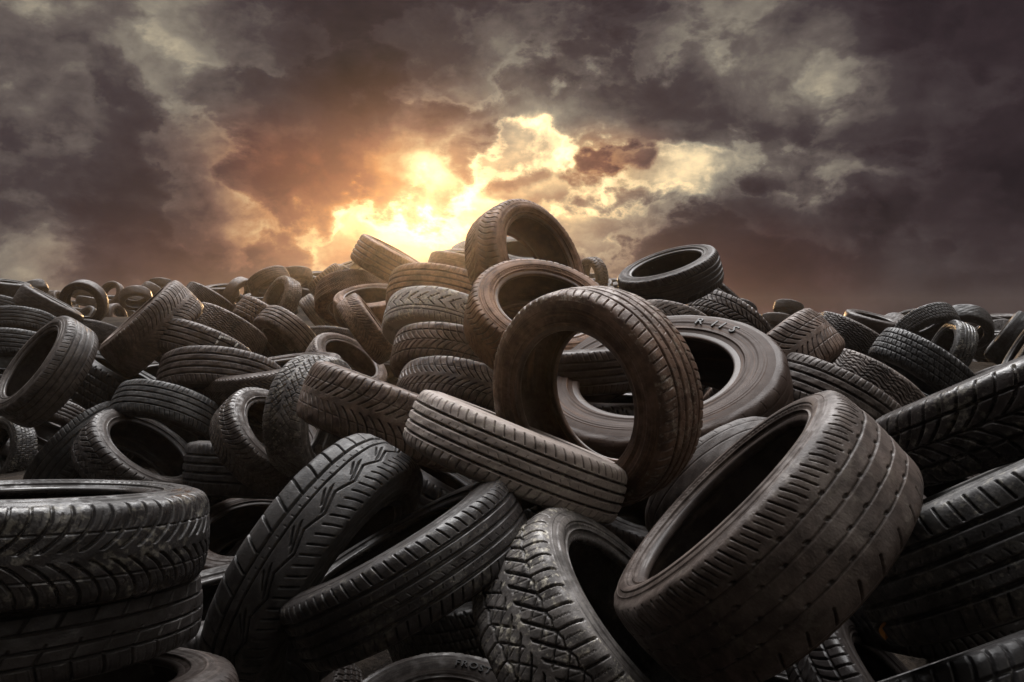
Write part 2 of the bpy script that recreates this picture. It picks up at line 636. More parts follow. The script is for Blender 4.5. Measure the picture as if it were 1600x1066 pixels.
T('D', 945, 1010, 455, 40, 69, 'crackle', 'h', 'muddy tyre with cracked branching tread at bottom centre, opening facing upper right', k=.85, style=1, wr=1.1, wet=0.9, splash=0.8, dust=0.75, brown=0.15)
T('E', 1189, 839, 500, 136, 76, 'slick', 'h', 'very large wide worn tyre at lower right with rows of small notches', wet=.35, wr=1.15, k=0.73, Dr=0.62, splash=0.08, brown=0.45, dust=0.52)
T('F', 1595, 822, 545, 120, 86, 'rib', 'h', 'grey ribbed tyre cut off by the right edge, below the dark directional tyre', wet=.4, wr=1.0, Dr=0.74, splash=0.2, dust=0.45, brown=0.05)
T('G', 1605, 626, 470, 116, 88, 'vblock', 'h', 'black wet directional tyre at the right edge above the grey ribbed one', dust=.15, wet=.8, brown=.3, wr=0.8, Dr=0.72, splash=0.25)
T('H', 926, 620, 345, 196, 38, 'rib', 'h', 'upright ring tyre at the centre with a clear view through its hole', wet=.45, style=2, k=1.0, Dr=0.58, dust=0.65, brown=0.9, splash=0.3)
T('M1', 612, 652, 285, 70, 88, 'vee', 'h', 'brown tyre with swept feather tread lying on its side left of the light grey tyre', wet=.3, brown=.6, dust=0.73, splash=0.12)
T('M2', 808, 712, 355, 68, 87, 'rib', 'h', 'light grey dusty tyre leaning across the front of the upright ring tyre', wet=.2, brown=.3, wr=.78, Dr=0.58, dust=1.6, splash=0.5)
T('FR', 690, 1206, 385, 90, 34, 'rib', 'm', 'tyre with FROST lettering on its wall, cut off by the bottom edge', wet=.5, brown=.4, roll=0, dust=0.5, style=0, Dr=0.56, k=1.3)
T('M14', 470, 1120, 220, 140, 62, 'block', 'm', 'brownish tyre end at the bottom edge left of the lettered tyre', dust=.5, wet=.3)
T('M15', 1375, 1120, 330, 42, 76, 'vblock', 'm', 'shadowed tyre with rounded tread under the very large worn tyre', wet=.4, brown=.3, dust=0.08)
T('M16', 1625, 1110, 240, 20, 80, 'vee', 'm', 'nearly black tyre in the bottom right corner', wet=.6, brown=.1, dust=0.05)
T('M11', 1142, 778, 275, -48, 64, 'bald', 'h', 'smooth worn tyre tucked behind the very large worn tyre, wall ridges showing', brown=.4, style=0, Dr=0.49, dust=0.38, wet=0.1)
T('M12', 898, 820, 235, 64, 84, 'vblock', 'm', 'dark tyre pinned beneath the right end of the leaning light grey tyre', dust=.15, wet=.4)
# --- centre
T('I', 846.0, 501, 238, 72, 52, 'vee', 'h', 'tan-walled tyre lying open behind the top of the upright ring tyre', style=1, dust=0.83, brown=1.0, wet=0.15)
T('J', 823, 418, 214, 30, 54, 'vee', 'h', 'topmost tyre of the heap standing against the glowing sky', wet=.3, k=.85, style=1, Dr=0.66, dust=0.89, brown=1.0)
T('K', 926, 432, 62, 188, 56, 'knob', 'm', 'small off-road tyre with chunky lugs behind the topmost tyre', dust=.5, wet=.3, brown=.6)
T('M', 1047, 434, 162, 106, 74, 'rib', 'h', 'dark tyre perched tilted on the skyline right of the peak', dust=.25, brown=.5, k=.82, wet=0.15)
T('N', 1030, 622, 398, 100, 59, 'bald', 'h', 'big bald tyre with raised characters on its broad wall, behind the upright ring', style=2, wr=0.8, roll=0, brown=1.0, Dr=0.9, k=1.14, wet=0.04, dust=0.22)
T('O', 937, 572, 205, 95, 84, 'rib', 'm', 'tyre seen through the hole of the upright ring, resting on the bald one', wet=.3, brown=.8, Dr=0.5, dust=0.25)
T('P', 1050, 508, 120, 255, 72, 'hook', 'm', 'pale tyre crown peeping between the upright ring and the bald tyre', dust=.85, wet=.2, brown=.4, Dr=0.4)
T('Q', 1134, 516, 150, 238, 66, 'vblock', 'm', 'tyre with block tread arching above the bald tyre with raised characters', dust=0.47, wet=.4, brown=.6)
T('R', 1205, 588, 235, -47, 86, 'vee', 'h', 'stout tyre with arrow tread right of the bald tyre with raised characters', wet=.3, brown=.7, wr=1.1, dust=0.68)
T('S', 1292, 640.0, 240, 243, 76, 'rib', 'm', 'straight-grooved tyre above the very large worn tyre, white scuff on its end', wet=.35, brown=.4, Dr=0.6, dust=0.59)
T('Tw', 1358, 618, 180, 238, 76, 'wood', 'm', 'tyre with wood-grain wavy tread between the arrow and grid tread tyres', wet=.25, brown=.4, wr=1.1, dust=0.71)
T('U', 1333, 536, 130, 240, 80, 'wood', 'm', 'slanting tyre with diagonal grooves just right of the stout arrow tread tyre', dust=.4, wet=.3, brown=.5)
T('V', 1390, 530, 84, -35, 56, 'bald', 'm', 'smooth open ring lying half hidden behind the grid tread tyre', dust=.4, wet=.3, brown=.5)
T('W', 1442, 578, 165, 236, 78, 'block', 'm', 'dark grid tread tyre on the right slope', dust=.25, wet=.45, brown=.05)
T('X', 1485, 550, 100, 155, 67, 'rib', 'm', 'tyre with bright wet glints behind the grid tread tyre', dust=.3, wet=.95, brown=.05, splash=0.5)  # its glints are partly painted on as pale blotches
T('Y', 1448.0, 512.0, 96, -62, 64, 'block', 'm', 'tyre drooping its open side on the right skyline', dust=.3, wet=.4, brown=.1)
T('Z', 1504.0, 514.0, 88, -80, 48, 'bald', 'm', 'arched tyre showing a black hollow on the right skyline', dust=.25, wet=.4, brown=.1)
T('AA', 1537, 532, 78, 92, 84, 'rib', 'm', 'small flat tyre below the arched hollow one', dust=.2, wet=.4, brown=.1)
T('AB', 1580, 530, 90, 145, 88, 'herring', 'm', 'tyre with fine zigzag tread on the far right skyline', dust=.3, wet=.4, brown=.1, wr=1.2)
T('AC', 1612, 552, 130, 150, 82, 'herring', 'm', 'herringbone tyre cut by the right edge above the black directional tyre', dust=.4, wet=.4, brown=.1)
T('AD', 1556, 574, 60, 135, 86, 'bald', 'm', 'brown tyre corner jutting up behind the black directional tyre', dust=.5, wet=.2, brown=.7)
T('AE', 1232, 482, 46, 260, 70, 'block', 'l', 'dark little tyre capping the skyline behind the stout arrow tread tyre', dust=.25, brown=.4)
T('AF', 1214, 503, 52, 265, 74, 'bald', 'l', 'smooth little tyre just under the dark skyline cap behind the arrow tread', dust=.35, brown=.5)
T('AG', 1362, 508, 88, 74, 83, 'bald', 'l', 'long dark tyre lying edge-on along the right skyline', dust=.25, brown=.5)
T('AH', 1416, 497, 44, 110, 75, 'rib', 'l', 'dark little tyre left of the drooping skyline tyre', dust=.25, brown=.2)
# --- left slope; near the sun, dust and brown paint its orange glow in
T('L1', 72, 580, 180, 146, 74, 'rib', 'h', 'tyre standing with its dark opening turned left at the left edge', wet=.4, brown=.3, k=.85, dust=0.5)
T('L2', 238, 513, 165, 135, 87, 'vee', 'h', 'long-ribbed winter tyre leaning diagonally on the left slope', wet=.3, brown=.6, wr=1.2, dust=0.68, splash=0.15)
T('L3', 131, 474, 72, 215, 24, 'bald', 'm', 'round hoop tyre facing the viewer on the left skyline', dust=.3, wet=.3, brown=.7, k=.95)
T('L4', 76, 482, 100, 60, 86, 'bald', 'm', 'smooth leaning tyre left of the round hoop', dust=.3, wet=.3, brown=.4)
T('L5', 8, 451, 72, 85, 84, 'bald', 'm', 'tyre lying flat on the skyline in the left corner', dust=.25, brown=.2)
T('L6', 48, 455, 50, 295, 68, 'bald', 'm', 'rounded dark tyre just above the smooth leaning one', dust=.25, brown=.4)
T('L7', 12, 488, 88, 252, 76, 'rib', 'm', 'upper of the grey ribbed tyres stacked at the left edge', dust=.4, brown=.1)
T('L8', 34, 512, 106, 262, 70, 'rib', 'm', 'middle grey ribbed tyre stacked at the left edge', dust=.3, brown=.1)
T('L9', 14, 550, 130, 265, 74, 'rib', 'm', 'lower shadowed ribbed tyre stacked at the left edge', dust=.2, brown=.1)
T('L10', 4, 616, 120, 245, 72, 'rib', 'm', 'striped tyre poking out left of the tyre with its opening turned left', dust=.4, brown=.1)
T('L11', 80, 465, 30, 270, 60, 'bald', 'l', 'tiny dark tyre left of the round hoop on the skyline', dust=.3, brown=.4)
T('L11b', 92, 470, 32, 30, 60, 'bald', 'l', 'tiny brown tyre touching the left side of the round hoop', dust=.4, brown=.6)
T('L12', 174, 460, 42, 150, 45, 'rib', 'l', 'small open tyre behind the right shoulder of the round hoop', dust=.5, brown=.7)
T('L13', 212, 466, 50, 275, 56, 'bald', 'l', 'small rounded tyre hanging open side down behind the diagonal winter tyre', dust=.4, brown=.7)
T('L14', 180, 497, 46, 10, 55, 'bald', 'l', 'pale little tyre between the round hoop and the diagonal winter tyre', dust=.6, brown=.6)
T('L14b', 172, 478, 40, 95, 78, 'bald', 'l', 'small flat tyre behind the pale little one', dust=.5, brown=.6)
T('L15', 252, 448, 42, 265, 66, 'bald', 'l', 'dark cap tyre on the skyline over the diagonal winter tyre', dust=.3, brown=.6)
T('L15b', 240, 459, 44, 230, 70, 'bald', 'l', 'small smooth tyre beneath the dark cap on the left skyline', dust=.4, brown=.6)
T('L16', 158, 530, 96, 252, 76, 'herring', 'm', 'tyre with diamond tread peeking from behind the left-facing opening', dust=.4, brown=.5)
T('L17', 326, 472, 82, 238, 82, 'wood', 'm', 'tyre with slanted grooves right of the diagonal winter tyre head', dust=.45, brown=.7)
T('L18', 346, 456, 56, 95, 82, 'bald', 'l', 'flat tyre on the skyline above the slanted groove tyre', dust=.35, brown=.8)
T('L19', 374, 462, 58, -25, 52, 'bald', 'm', 'open smooth ring resting left of the skyline humps', dust=.5, brown=.8)
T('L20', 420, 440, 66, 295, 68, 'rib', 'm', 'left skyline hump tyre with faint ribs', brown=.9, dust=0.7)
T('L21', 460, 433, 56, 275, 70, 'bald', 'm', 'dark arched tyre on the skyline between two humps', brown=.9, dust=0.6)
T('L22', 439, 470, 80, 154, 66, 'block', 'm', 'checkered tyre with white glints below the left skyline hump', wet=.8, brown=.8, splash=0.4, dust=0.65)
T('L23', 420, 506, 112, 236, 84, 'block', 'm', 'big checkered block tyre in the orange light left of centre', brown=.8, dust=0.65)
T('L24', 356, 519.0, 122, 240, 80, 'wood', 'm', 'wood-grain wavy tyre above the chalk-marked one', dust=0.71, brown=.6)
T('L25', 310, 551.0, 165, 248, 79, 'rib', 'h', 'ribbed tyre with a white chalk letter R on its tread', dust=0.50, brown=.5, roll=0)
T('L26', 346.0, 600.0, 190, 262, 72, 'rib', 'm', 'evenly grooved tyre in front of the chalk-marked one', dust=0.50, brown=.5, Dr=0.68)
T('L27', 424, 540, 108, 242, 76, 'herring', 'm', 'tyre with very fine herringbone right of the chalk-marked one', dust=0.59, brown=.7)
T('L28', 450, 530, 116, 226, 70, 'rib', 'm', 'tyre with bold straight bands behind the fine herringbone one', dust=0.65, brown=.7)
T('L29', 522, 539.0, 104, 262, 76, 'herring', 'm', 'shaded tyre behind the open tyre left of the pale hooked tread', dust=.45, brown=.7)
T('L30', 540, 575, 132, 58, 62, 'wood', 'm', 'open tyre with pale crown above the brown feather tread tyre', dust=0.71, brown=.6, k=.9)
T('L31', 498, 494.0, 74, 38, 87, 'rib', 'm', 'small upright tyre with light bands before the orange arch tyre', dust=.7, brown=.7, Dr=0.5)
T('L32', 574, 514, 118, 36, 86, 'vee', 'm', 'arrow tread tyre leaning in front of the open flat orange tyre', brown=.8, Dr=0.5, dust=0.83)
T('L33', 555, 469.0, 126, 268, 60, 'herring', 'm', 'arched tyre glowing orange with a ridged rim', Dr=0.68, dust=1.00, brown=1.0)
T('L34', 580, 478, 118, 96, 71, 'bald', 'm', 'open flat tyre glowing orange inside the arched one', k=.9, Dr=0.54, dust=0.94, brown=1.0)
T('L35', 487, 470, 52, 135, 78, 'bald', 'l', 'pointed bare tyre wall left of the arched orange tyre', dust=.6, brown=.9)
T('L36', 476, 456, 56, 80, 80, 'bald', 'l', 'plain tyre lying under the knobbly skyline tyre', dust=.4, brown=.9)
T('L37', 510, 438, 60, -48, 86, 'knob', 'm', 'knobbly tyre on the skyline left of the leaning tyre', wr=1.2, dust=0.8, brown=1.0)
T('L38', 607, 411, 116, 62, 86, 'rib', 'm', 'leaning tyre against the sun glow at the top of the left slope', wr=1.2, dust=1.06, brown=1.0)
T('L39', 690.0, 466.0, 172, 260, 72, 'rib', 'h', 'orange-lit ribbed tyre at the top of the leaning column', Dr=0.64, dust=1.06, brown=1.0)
T('L40', 692, 514, 188, 256, 66, 'hook', 'h', 'pale cream tyre with hooked chevron tread in the leaning column', wet=.15, wr=0.92, dust=1.7, brown=0.15, splash=1.6)  # blotches and dust turned up to paint in the light falling on it
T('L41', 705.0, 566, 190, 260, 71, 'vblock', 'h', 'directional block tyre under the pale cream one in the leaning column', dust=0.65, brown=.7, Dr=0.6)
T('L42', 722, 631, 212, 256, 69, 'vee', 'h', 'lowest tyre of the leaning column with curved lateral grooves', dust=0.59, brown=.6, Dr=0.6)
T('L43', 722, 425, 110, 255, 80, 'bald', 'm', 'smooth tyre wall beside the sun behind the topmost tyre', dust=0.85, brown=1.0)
T('L44', 776, 584, 150, 74, 74, 'vee', 'm', 'shadowed tyre directly under the tan-walled open tyre', dust=0.41, brown=.8)
# --- middle left foreground
T('M3', 492, 653, 200, -8, 60, 'crackle', 'h', 'scaly treaded tyre standing on edge with its wall turned right', wet=.6, brown=.2, Dr=0.57, dust=0.65, splash=0.4)
T('M4', 420, 690, 185, 45, 58, 'vee', 'h', 'tyre with shiny light-catching wall left of the scaly standing tyre', dust=.4, wet=.8, brown=.4, style=0, Dr=0.54, splash=0.15)
T('M5', 410.0, 732, 235, 86, 88, 'rib', 'm', 'small grooved tyre beneath the shiny-walled tyre', dust=.4, brown=.2, Dr=0.76)
T('M6', 432, 604, 215, 100, 82, 'herring', 'm', 'flat tyre with cream dust around its opening', dust=.5, brown=.5, k=.9, Dr=0.76)
T('M7', 263.0, 653.0, 172, 250, 72, 'rib', 'h', 'banded grey tyre resting over the open dark tyre at left', dust=.45, brown=.05, Dr=0.58)
T('M8', 218.0, 722, 195, 54, 62, 'crackle', 'h', 'open dark tyre with cracked tread behind the flat stack', dust=.32, wet=.4, brown=.3, k=.9)
T('M9', 135, 715, 190, -45, 72, 'rib', 'm', 'grey tyre half covered by the open dark tyre', dust=.35, brown=.1, Dr=0.68)
T('M10', 8, 708, 115, 165, 60, 'block', 'm', 'tyre at the left edge with gleaming wet blocks', dust=.25, wet=1.0, brown=.2, Dr=0.56, splash=0.5)  # blotches painted on the blocks for the wet gleam
T('M17', 392, 852, 210, 100, 56, 'bald', 'm', 'shadowed tyre wall in the gap beside the flat stack', dust=.35, brown=.6)
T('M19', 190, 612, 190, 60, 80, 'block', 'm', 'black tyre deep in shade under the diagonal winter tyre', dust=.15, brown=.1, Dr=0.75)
T('G1', 352, 990, 400, 100, 74, 'vee', 'm', 'dark tyre squeezed low between the flat stack and the wave tread tyre', dust=.2, wet=.4, brown=.2, Dr=.68)
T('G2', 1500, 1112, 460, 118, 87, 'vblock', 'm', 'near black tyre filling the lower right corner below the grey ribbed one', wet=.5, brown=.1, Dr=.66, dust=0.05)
T('G3', 735, 955, 280, 104, 72, 'block', 'm', 'dark tyre in the hollow between the pale-rimmed tyre and the muddy one', dust=.2, wet=.4, brown=.2, Dr=0.68)
T('G5', 1012, 830, 250, 78, 68, 'rib', 'm', 'dark tyre in the hollow below the foot of the upright ring tyre', dust=.2, wet=.4, brown=.5)
T('G6', 1462, 935, 320, 92, 76, 'vee', 'm', 'added sun-blocking tyre mostly covered by the grey ribbed tyre at the right edge', dust=.1, wet=.3, brown=.2, Dr=.66)  # added to block sun leaking in below the worn tyre
T('G7', 1168, 818, 268, 100, 80, 'rib', 'm', 'added sun-blocking tyre packed behind the mouth of the very large worn tyre', dust=.1, wet=.3, brown=.3)  # hidden, put in only to stop sun glints on the tyre beneath
T('G8', 1022, 566, 206, 96, 76, 'vee', 'm', 'added sun-blocking tyre at the back of the hollow inside the big bald tyre', dust=.3, wet=.3, brown=.8)  # added to block a sun glint inside the bald tyre and close its hole

FILL = [(668, 777, 266, 59, 81, 0.62, 'rib'), (90, 664, 115, 245, 65, 0.62, 'rib'), (134, 496, 40, 136, 64, 0.62, 'wood'), (956, 661, 254, 89, 82, 0.64, 'block'), (139, 472, 38, 260, 84, 0.62, 'vee'), (818, 406, 121, 84, 70, 0.62, 'vee'), (1554, 530, 76, 290, 58, 0.64, 'wood'), (1460, 799, 304, 51, 69, 0.62, 'wood'), (1545, 1002, 193, 284, 62, 0.58, 'bald'), (542, 439, 59, 46, 71, 0.64, 'block'), (1531, 567, 57, 61, 65, 0.62, 'herring'), (605, 607, 123, 78, 55, 0.62, 'wood'), (341, 878, 175, 123, 67, 0.62, 'bald'), (129, 458, 36, 267, 73, 0.62, 'wood'), (1545, 510, 72, 259, 81, 0.62, 'bald'), (1208, 1121, 285, 83, 75, 0.62, 'rib'), (560, 424, 51, 130, 66, 0.62, 'wood'), (467, 495, 47, 47, 77, 0.6, 'vee'), (586, 1101, 190, 243, 73, 0.64, 'vblock'), (28, 733, 120, 222, 69, 0.62, 'bald'), (229, 746, 151, 108, 64, 0.64, 'wood'), (328, 791, 160, 153, 83, 0.58, 'block'), (265, 601, 133, 86, 72, 0.6, 'herring'), (198, 491, 39, 251, 83, 0.64, 'block'), (1572, 502, 63, 89, 87, 0.62, 'wood'), (723, 412, 85, 87, 75, 0.58, 'bald'), (432, 713, 171, 223, 83, 0.6, 'herring'), (123, 490, 28, 72, 68, 0.62, 'herring'), (929, 454, 61, 104, 68, 0.64, 'bald'), (212, 474, 38, 253, 56, 0.64, 'vblock'), (1127, 481, 126, 55, 87, 0.58, 'block'), (727, 780, 197, 238, 74, 0.6, 'rib'), (953, 449, 52, 98, 77, 0.58, 'wood'), (504, 438, 54, 84, 77, 0.64, 'rib'), (95, 460, 25, 265, 85, 0.58, 'vee'), (544, 419, 45, 109, 83, 0.62, 'vblock'), (1114, 456, 108, 228, 88, 0.62, 'vblock'), (60, 714, 96, 86, 68, 0.58, 'rib'), (927, 442, 52, 268, 74, 0.64, 'block'), (734, 415, 78, 26, 78, 0.6, 'wood'), (1120, 663, 196, 149, 56, 0.6, 'vee'), (175, 474, 32, 82, 55, 0.58, 'rib'), (1457, 530, 84, 256, 57, 0.58, 'block'), (100, 656, 107, 90, 58, 0.62, 'vblock'), (1278, 504, 42, 89, 61, 0.62, 'rib'), (493, 514, 47, 243, 87, 0.62, 'vblock'), (111, 480, 25, 117, 56, 0.62, 'block'), (370, 477, 49, 49, 60, 0.6, 'rib')]
SUPPORT = [(1350, 542, 54, -109, 81, 0.64, 'rib'), (298, 511, 81, 60, 69, 0.62, 'bald'), (2167, 1302, 272, 120, 81, 0.6, 'rib'), (2299, 1018, 438, 135, 64, 0.62, 'vee'), (1711, 573, 60, 82, 83, 0.6, 'vblock'), (2315, 1268, 337, 54, 76, 0.62, 'herring'), (-283, 1155, 349, 102, 90, 0.64, 'bald'), (944, 483, 100, -65, 85, 0.62, 'bald'), (1741, 557, 70, -70, 72, 0.64, 'rib'), (1894, 1165, 242, 67, 56, 0.64, 'vee'), (1435, 573, 103, 59, 73, 0.64, 'herring'), (1609, 561, 85, -114, 73, 0.64, 'vblock'), (1137, 538, 75, -111, 71, 0.58, 'herring'), (1575, 572, 53, -103, 81, 0.64, 'block'), (990, 463, 52, -89, 86, 0.62, 'rib'), (-192, 708, 141, 85, 50, 0.62, 'vee'), (-110, 479, 52, -70, 59, 0.62, 'vblock'), (793, 518, 121, 132, 88, 0.6, 'block'), (1879, 551, 79, 97, 86, 0.6, 'vblock'), (1463, 564, 53, 92, 71, 0.64, 'wood'), (899, 470, 108, -110, 86, 0.6, 'herring'), (-815, 1387, 763, 91, 84, 0.62, 'rib'), (1708, 575, 53, 96, 80, 0.58, 'vee'), (519, 555, 112, 85, 87, 0.62, 'herring'), (-346, 680, 124, 63, 62, 0.62, 'bald'), (749, 470, 55, -71, 84, 0.6, 'vblock'), (-117, 505, 63, 107, 51, 0.64, 'herring'), (1868, 1172, 259, 125, 52, 0.6, 'herring'), (219, 647, 121, 48, 71, 0.58, 'wood'), (601, 883, 276, 101, 81, 0.58, 'block'), (1971, 600, 136, -95, 72, 0.58, 'herring'), (1, 486, 69, 94, 81, 0.58, 'herring'), (945, 582, 158, 100, 81, 0.58, 'rib'), (-1045, 1340, 487, -109, 83, 0.62, 'vee'), (963, 499, 129, -104, 83, 0.64, 'vblock'), (151, 632, 95, -61, 72, 0.58, 'rib'), (-188, 703, 185, -114, 89, 0.6, 'vee'), (581, 485, 76, -87, 87, 0.58, 'vee'), (-286, 475, 76, 113, 69, 0.58, 'vee'), (-11, 478, 65, 126, 75, 0.6, 'vee'), (1720, 578, 104, 107, 89, 0.58, 'wood'), (-30, 874, 232, -85, 82, 0.6, 'vblock'), (352, 577, 102, -87, 83, 0.64, 'block'), (1719, 553, 87, 98, 63, 0.6, 'block'), (1867, 553, 69, 114, 67, 0.58, 'rib'), (1830, 564, 50, -81, 79, 0.6, 'bald'), (2666, 1161, 649, -100, 74, 0.62, 'rib'), (1878, 1051, 410, 122, 41, 0.58, 'wood'), (1393, 575, 125, -70, 85, 0.6, 'vblock'), (75, 1792, 1094, 89, 82, 0.64, 'rib'), (1954, 1024, 345, 83, 49, 0.62, 'rib'), (1577, 546, 69, -55, 66, 0.64, 'herring'), (1443, 562, 60, -100, 76, 0.6, 'vee'), (-121, 476, 69, -105, 83, 0.58, 'vblock'), (-313, 571, 105, 84, 75, 0.64, 'wood'), (1466, 568, 58, 124, 86, 0.64, 'herring'), (1133, 494, 100, -92, 71, 0.62, 'vee'), (365, 568, 118, 114, 81, 0.64, 'vblock'), (464, 743, 175, -78, 76, 0.64, 'vblock'), (1298, 547, 104, -67, 72, 0.64, 'vee'), (1029, 469, 76, 69, 82, 0.64, 'vblock'), (410, 470, 60, 93, 81, 0.6, 'block'), (1078, 637, 183, -118, 83, 0.6, 'herring'), (932, 463, 61, 96, 72, 0.62, 'bald'), (2195, 1313, 766, 109, 77, 0.62, 'bald'), (1007, 469, 79, -60, 90, 0.6, 'block'), (-296, 512, 91, -70, 86, 0.62, 'vee'), (1099, 528, 83, 124, 65, 0.58, 'wood'), (1980, 658, 120, -97, 70, 0.58, 'rib'), (1549, 700, 169, -62, 73, 0.62, 'rib'), (2040, 878, 181, 113, 75, 0.58, 'rib'), (1100, 496, 48, 130, 67, 0.58, 'herring'), (-178, 594, 101, -97, 81, 0.62, 'block'), (975, 463, 54, 58, 64, 0.6, 'rib'), (1350, 552, 56, 80, 88, 0.62, 'herring'), (-420, 735, 137, 73, 82, 0.58, 'block'), (496, 478, 51, -63, 60, 0.62, 'vee'), (1588, 579, 57, 104, 75, 0.62, 'wood'), (1584, 602, 125, -78, 74, 0.6, 'bald'), (804, 448, 66, -92, 59, 0.6, 'block'), (-347, 632, 113, 95, 87, 0.62, 'block'), (590, 485, 74, -58, 87, 0.62, 'vee'), (1741, 545, 72, 95, 82, 0.6, 'bald'), (863, 448, 77, -94, 67, 0.64, 'vee'), (157, 674, 114, 82, 84, 0.62, 'bald'), (1847, 580, 59, 119, 84, 0.6, 'vee'), (1057, 467, 59, -75, 79, 0.6, 'herring'), (397, 652, 139, -58, 81, 0.58, 'rib'), (-744, 1128, 351, 102, 57, 0.6, 'rib'), (1235, 527, 54, 90, 73, 0.6, 'bald'), (1787, 601, 147, -60, 87, 0.64, 'block'), (887, 451, 76, -121, 90, 0.58, 'wood'), (2043, 1113, 222, 114, 83, 0.62, 'block'), (44, 551, 93, 102, 66, 0.64, 'rib'), (1249, 557, 87, -128, 76, 0.6, 'bald'), (1697, 555, 50, -91, 73, 0.6, 'herring'), (6, 487, 64, 105, 47, 0.64, 'vblock'), (1934, 582, 116, 102, 81, 0.64, 'vblock'), (825, 750, 222, 115, 90, 0.58, 'herring'), (265, 484, 54, 70, 89, 0.6, 'bald'), (1577, 554, 70, -108, 79, 0.58, 'vblock'), (431, 486, 68, -78, 83, 0.58, 'rib'), (1745, 566, 105, -72, 66, 0.64, 'vee'), (1072, 754, 234, -86, 59, 0.64, 'bald'), (1290, 543, 79, 115, 85, 0.6, 'block'), (-4, 472, 58, 115, 74, 0.64, 'vblock'), (1884, 571, 103, -101, 77, 0.64, 'wood'), (1887, 563, 88, -106, 84, 0.6, 'vblock'), (1769, 607, 127, 77, 77, 0.62, 'bald'), (3537, 2309, 1049, 124, 80, 0.58, 'herring'), (277, 479, 62, -47, 89, 0.62, 'vblock'), (1322, 753, 192, -69, 70, 0.6, 'herring'), (-246, 504, 60, 120, 82, 0.6, 'vblock'), (-271, 508, 66, 122, 74, 0.6, 'wood'), (584, 810, 200, 88, 64, 0.62, 'bald'), (1599, 878, 187, -115, 78, 0.6, 'herring'), (-902, 1238, 631, 112, 50, 0.64, 'vblock'), (444, 509, 82, 64, 80, 0.62, 'vee'), (537, 458, 58, -72, 77, 0.58, 'vblock'), (-102, 484, 63, 111, 76, 0.58, 'block'), (783, 581, 137, 74, 89, 0.6, 'bald'), (-444, 788, 189, 89, 88, 0.62, 'rib'), (963, 1433, 700, 50, 58, 0.62, 'block'), (489, 470, 55, -66, 87, 0.6, 'rib'), (-431, 735, 157, -69, 72, 0.58, 'vee'), (953, 471, 85, 72, 88, 0.58, 'bald'), (1171, 537, 77, -88, 51, 0.64, 'bald'), (1782, 648, 153, -95, 73, 0.58, 'wood')]
# ------------------------------------------------------------------ tyres wedged in the gaps, only corners of them show
for i, (px, py, D, th, ph, Dr, pat) in enumerate(FILL):
    o = T('fill%d' % i, px, py, D, th, ph, pat, 'l' if D < 130 else 'm', 'shaded tyre wedged deep in a gap, almost hidden by the tyres over it', Dr=Dr, dust=.12 + .3 * ((i * 37 % 100) / 100), brown=.2 + .5 * ((i * 61 % 100) / 100), wet=.3)
    o['group'] = 'tyres buried in the gaps of the heap'

# the bed of tyres the visible ones lie on
for i, (px, py, D, th, ph, Dr, pat) in enumerate(SUPPORT):
    o = T('bed%d' % i, px, py, D, th, ph, pat, 'l', 'tyre of the lower bed, covered by the tyres heaped on it', Dr=Dr, dust=.1 + .35 * ((i * 43 % 100) / 100), brown=.2 + .5 * ((i * 67 % 100) / 100), wet=.3)
    o['group'] = 'tyres of the lower bed of the heap'

bpy.context.view_layer.update()


# ------------------------------------------------------------------ writing and marks
def wall_text(root, k, body, clock, r0, size, spread=1.0):
    """raised characters around the front wall; clock is degrees clockwise from the top of the wall"""
    cu = bpy.data.curves.new('characters', 'FONT')
    cu.body = body
    cu.size = size
    cu.align_x = 'CENTER'
    cu.extrude = .0022
    cu.bevel_depth = .0003
    cu.resolution_u = 3
    cu.space_character = spread
    tmp = bpy.data.objects.new('characters', cu)
    COL.objects.link(tmp)
    bpy.context.view_layer.update()
    me = bpy.data.meshes.new_from_object(tmp.evaluated_get(bpy.context.evaluated_depsgraph_get()))
    bpy.data.objects.remove(tmp)
    for v in me.vertices:
        a = math.radians(90 - clock) - v.co.x / (r0 + size * .4)
        r = r0 + v.co.y
        z = side_z(r, k) + v.co.z + .0016
        v.co = (r * math.cos(a), r * math.sin(a), z)
    me.materials.clear()
    me.materials.append(M_LETTER)
    o = bpy.data.objects.new('lettering', me)
    side = [c for c in root.children if c.name.startswith('sidewall')][0]
    link(o, side)
    o.color = side.color
    return o


def letter_material():
    m, p = material('moulded_letters')
    tc = S.node('ShaderNodeTexCoord')
    n = noise(S(tc.outputs['Object']), 120, 4)
    S.put(p.inputs['Base Color'], mixc(n, (.008, .007, .007), (.030, .026, .024)))
    S.put(p.inputs['Roughness'], .6)
    return m


M_LETTER = letter_material()
wall_text(TY['FR'], 1.3, 'FROST', 20, .240, .032, 1.15)
wall_text(TY['N'], 1.08, 'R 11 S', 27, .232, .040, 1.25)


def surface_hit(root, px, py):
    tr = [c for c in root.children if c.name.startswith('tread')][0]
    mi = tr.matrix_world.inverted()
    d = ray(px, py)
    ok, loc, nrm, _ = tr.ray_cast(mi @ EYE, (mi.to_3x3() @ d).normalized())
    if not ok:
        return None
    return tr.matrix_world @ loc, (tr.matrix_world.to_3x3() @ nrm).normalized()


